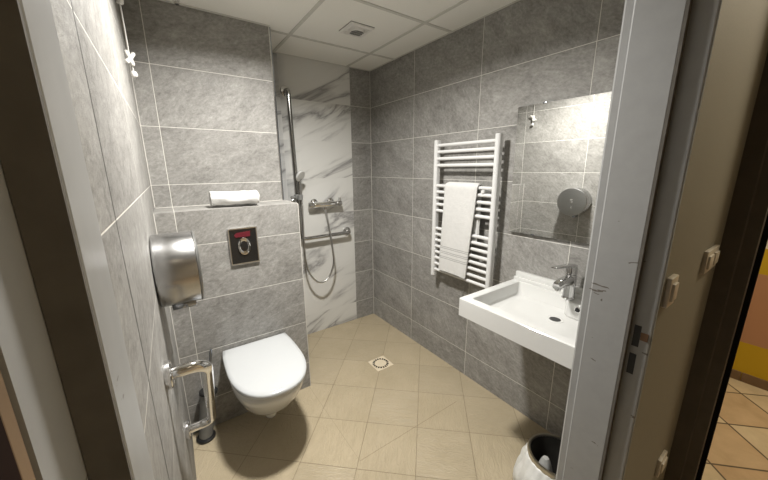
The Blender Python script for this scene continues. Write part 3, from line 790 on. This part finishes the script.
# ------------------------------------------------------------------ alarm cord at the far end of the left wall
ky = 1.79; kx = -.0415
t = thing('pull_cord', (kx, ky, 2.14), 'white emergency pull cord hanging in the far left corner', 'pull cord')
b = B(); lathe(b, (kx-.004, ky, 2.128), (0, 0, 1), [(.006, 0), (.012, .004), (.014, .02), (.014, .05), (.010, .062), (.004, .07)], 20); part('connector', b, 'white_plastic', t)
b = B(); tube(b, [(kx-.004, ky, ZT-.001), (kx-.004, ky, 2.14), (kx-.003, ky, 1.955), (kx, ky, 1.91), (kx+.002, ky, 1.878)], .0022, 8); part('cord', b, 'cord', t)
b = B()
for sgn, ang, rr_ in ((1, .6, .026), (-1, 2.4, .022), (1, 3.6, .024), (1, 5.3, .02)):
    d = V((.35*math.cos(ang), .5*math.sin(ang+.5), math.sin(ang))).normalized()
    c0 = V((kx-.002, ky, 1.930)); n = 14
    pth = [c0 + d*rr_*1.25*math.sin(PI*k/n) + V((0, .6, .3))*.010*math.sin(2*PI*k/n) for k in range(n+1)]
    tube(b, pth, .0075, 8)
part('knot', b, 'cord', t)
b = B(); lathe(b, (kx+.004, ky, 1.856), (-.15, 0, 1), [(.002, 0), (.010, .004), (.013, .012), (.011, .022), (.003, .028)], 20); part('pull_knob', b, 'white_plastic', t)

# ------------------------------------------------------------------ ceiling vent and lamp
vx, vy = 1.090, 1.838
t = thing('ceiling_vent', (vx, vy, ZT), 'square white extractor vent in the ceiling panel', 'vent')
b = B()
def sq(h, z): return [(vx-h, vy-h, z), (vx+h, vy-h, z), (vx+h, vy+h, z), (vx-h, vy+h, z)]
loft(b, [sq(.074, ZT+.001), sq(.078, ZT-.003), sq(.078, ZT-.010), sq(.073, ZT-.014), sq(.058, ZT-.014), sq(.055, ZT-.004)], True, True); part('frame', b, 'white_plastic', t, smooth=0)
b = B(); box(b, (vx-.080, vy-.080, ZT-.0035), (vx+.080, vy+.080, ZT-.0005)); part('gap', b, 'grey_plastic', t, smooth=0, label='dark gap around the vent frame')
b = B(); lathe(b, (vx, vy, ZT-.004), (0, 0, -1), [(.048, 0), (.050, .012), (.047, .020), (.042, .020), (.040, .010), (.001, .010)], 40); part('collar', b, 'white_plastic', t)
b = B()
for k in range(3):
    y = vy-.024+.024*k; box(b, (vx-.036, y-.006, ZT-.024), (vx+.036, y+.006, ZT-.020))
part('louvre', b, 'grey_plastic', t, smooth=0, label='dark louvre slats')

lx, ly = .479, 1.225
t = thing('downlight', (lx, ly, ZT), 'round recessed ceiling lamp above the front of the toilet', 'lamp')
b = B(); lathe(b, (lx, ly, ZT+.001), (0, 0, -1), [(.105, 0), (.108, .004), (.104, .010), (.090, .013), (.082, .010), (.080, .001)], 48, caps=False); part('ring', b, 'white_plastic', t)
b = B(); lathe(b, (lx, ly, ZT-.001), (0, 0, -1), [(.082, 0), (.082, .003), (.001, .003)], 48); part('diffuser', b, 'diffuser', t)

# ------------------------------------------------------------------ switches on the corridor wall
def switch(x0, x1, z0, z1, rockers, label, name='light_switch', cat='switch'):
    yw = .1955
    t = thing(name, ((x0+x1)/2, yw, (z0+z1)/2), label, cat)
    b = B(); box(b, (x0, yw+.001, z0), (x1, yw-.011, z1), bev=.002); part('plate', b, 'switch', t)
    n = rockers; wd = (x1-x0)/n
    for k in range(n):
        b = B(); box(b, (x0+wd*k+.012, yw-.006, z0+.016), (x0+wd*(k+1)-.012, yw-.0165, z1-.016), bev=.002); part('rocker' if cat == 'switch' else 'socket_insert', b, 'switch', t)
switch(.987, 1.046, 1.124, 1.202, 1, 'single cream light switch nearest the door frame')
switch(1.358, 1.515, 1.136, 1.210, 2, 'double cream light switch farther along the corridor wall')
switch(1.395, 1.475, .31, .385, 1, 'cream wall socket low on the corridor wall', 'wall_socket', 'socket')

# ------------------------------------------------------------------ lights
def area(name, loc, size, power, col, rot=(0, 0, 0), shape='DISK', spread=180):
    l = bpy.data.lights.new(name, 'AREA'); l.shape = shape; l.size = size; l.energy = power; l.color = col; l.spread = math.radians(spread)
    o = bpy.data.objects.new(name, l); COL.objects.link(o); o.location = loc; o.rotation_euler = rot
    return o
area('downlight_lamp', (lx, ly, ZT-.016), .15, 40.5, (1.0, .975, .93), spread=158)
area('corridor_lamp', (.35, -.60, 2.58), .3, .55, (1.0, .86, .66))
area('hall_lamp', (2.5, -.35, 2.58), .4, 28, (1.0, .88, .66))
w = bpy.data.worlds.new('World'); S.world = w; w.use_nodes = True
w.node_tree.nodes['Background'].inputs[0].default_value = (1, .93, .82, 1)
w.node_tree.nodes['Background'].inputs[1].default_value = .02

# ------------------------------------------------------------------ camera
yaw, pitch, roll, f = -.6086, -.2274, -.0083, 310.37
F = V((-math.sin(yaw)*math.cos(pitch), math.cos(yaw)*math.cos(pitch), math.sin(pitch)))
R = F.cross(V((0, 0, 1))).normalized(); U = R.cross(F)
R2 = R*math.cos(roll) + U*math.sin(roll); U2 = -R*math.sin(roll) + U*math.cos(roll)
cam = bpy.data.cameras.new('Camera'); co = bpy.data.objects.new('Camera', cam); COL.objects.link(co)
m4 = Matrix(((R2.x, U2.x, -F.x, 0), (R2.y, U2.y, -F.y, 0), (R2.z, U2.z, -F.z, 1.4723), (0, 0, 0, 1)))
co.matrix_world = m4
cam.sensor_fit = 'HORIZONTAL'; cam.sensor_width = 36; cam.lens = f/768*36; cam.clip_start = .01
S.camera = co
S.view_settings.view_transform = 'Standard'; S.view_settings.look = 'None'; S.view_settings.gamma = 1; S.view_settings.exposure = 0
S.view_settings.use_curve_mapping = False
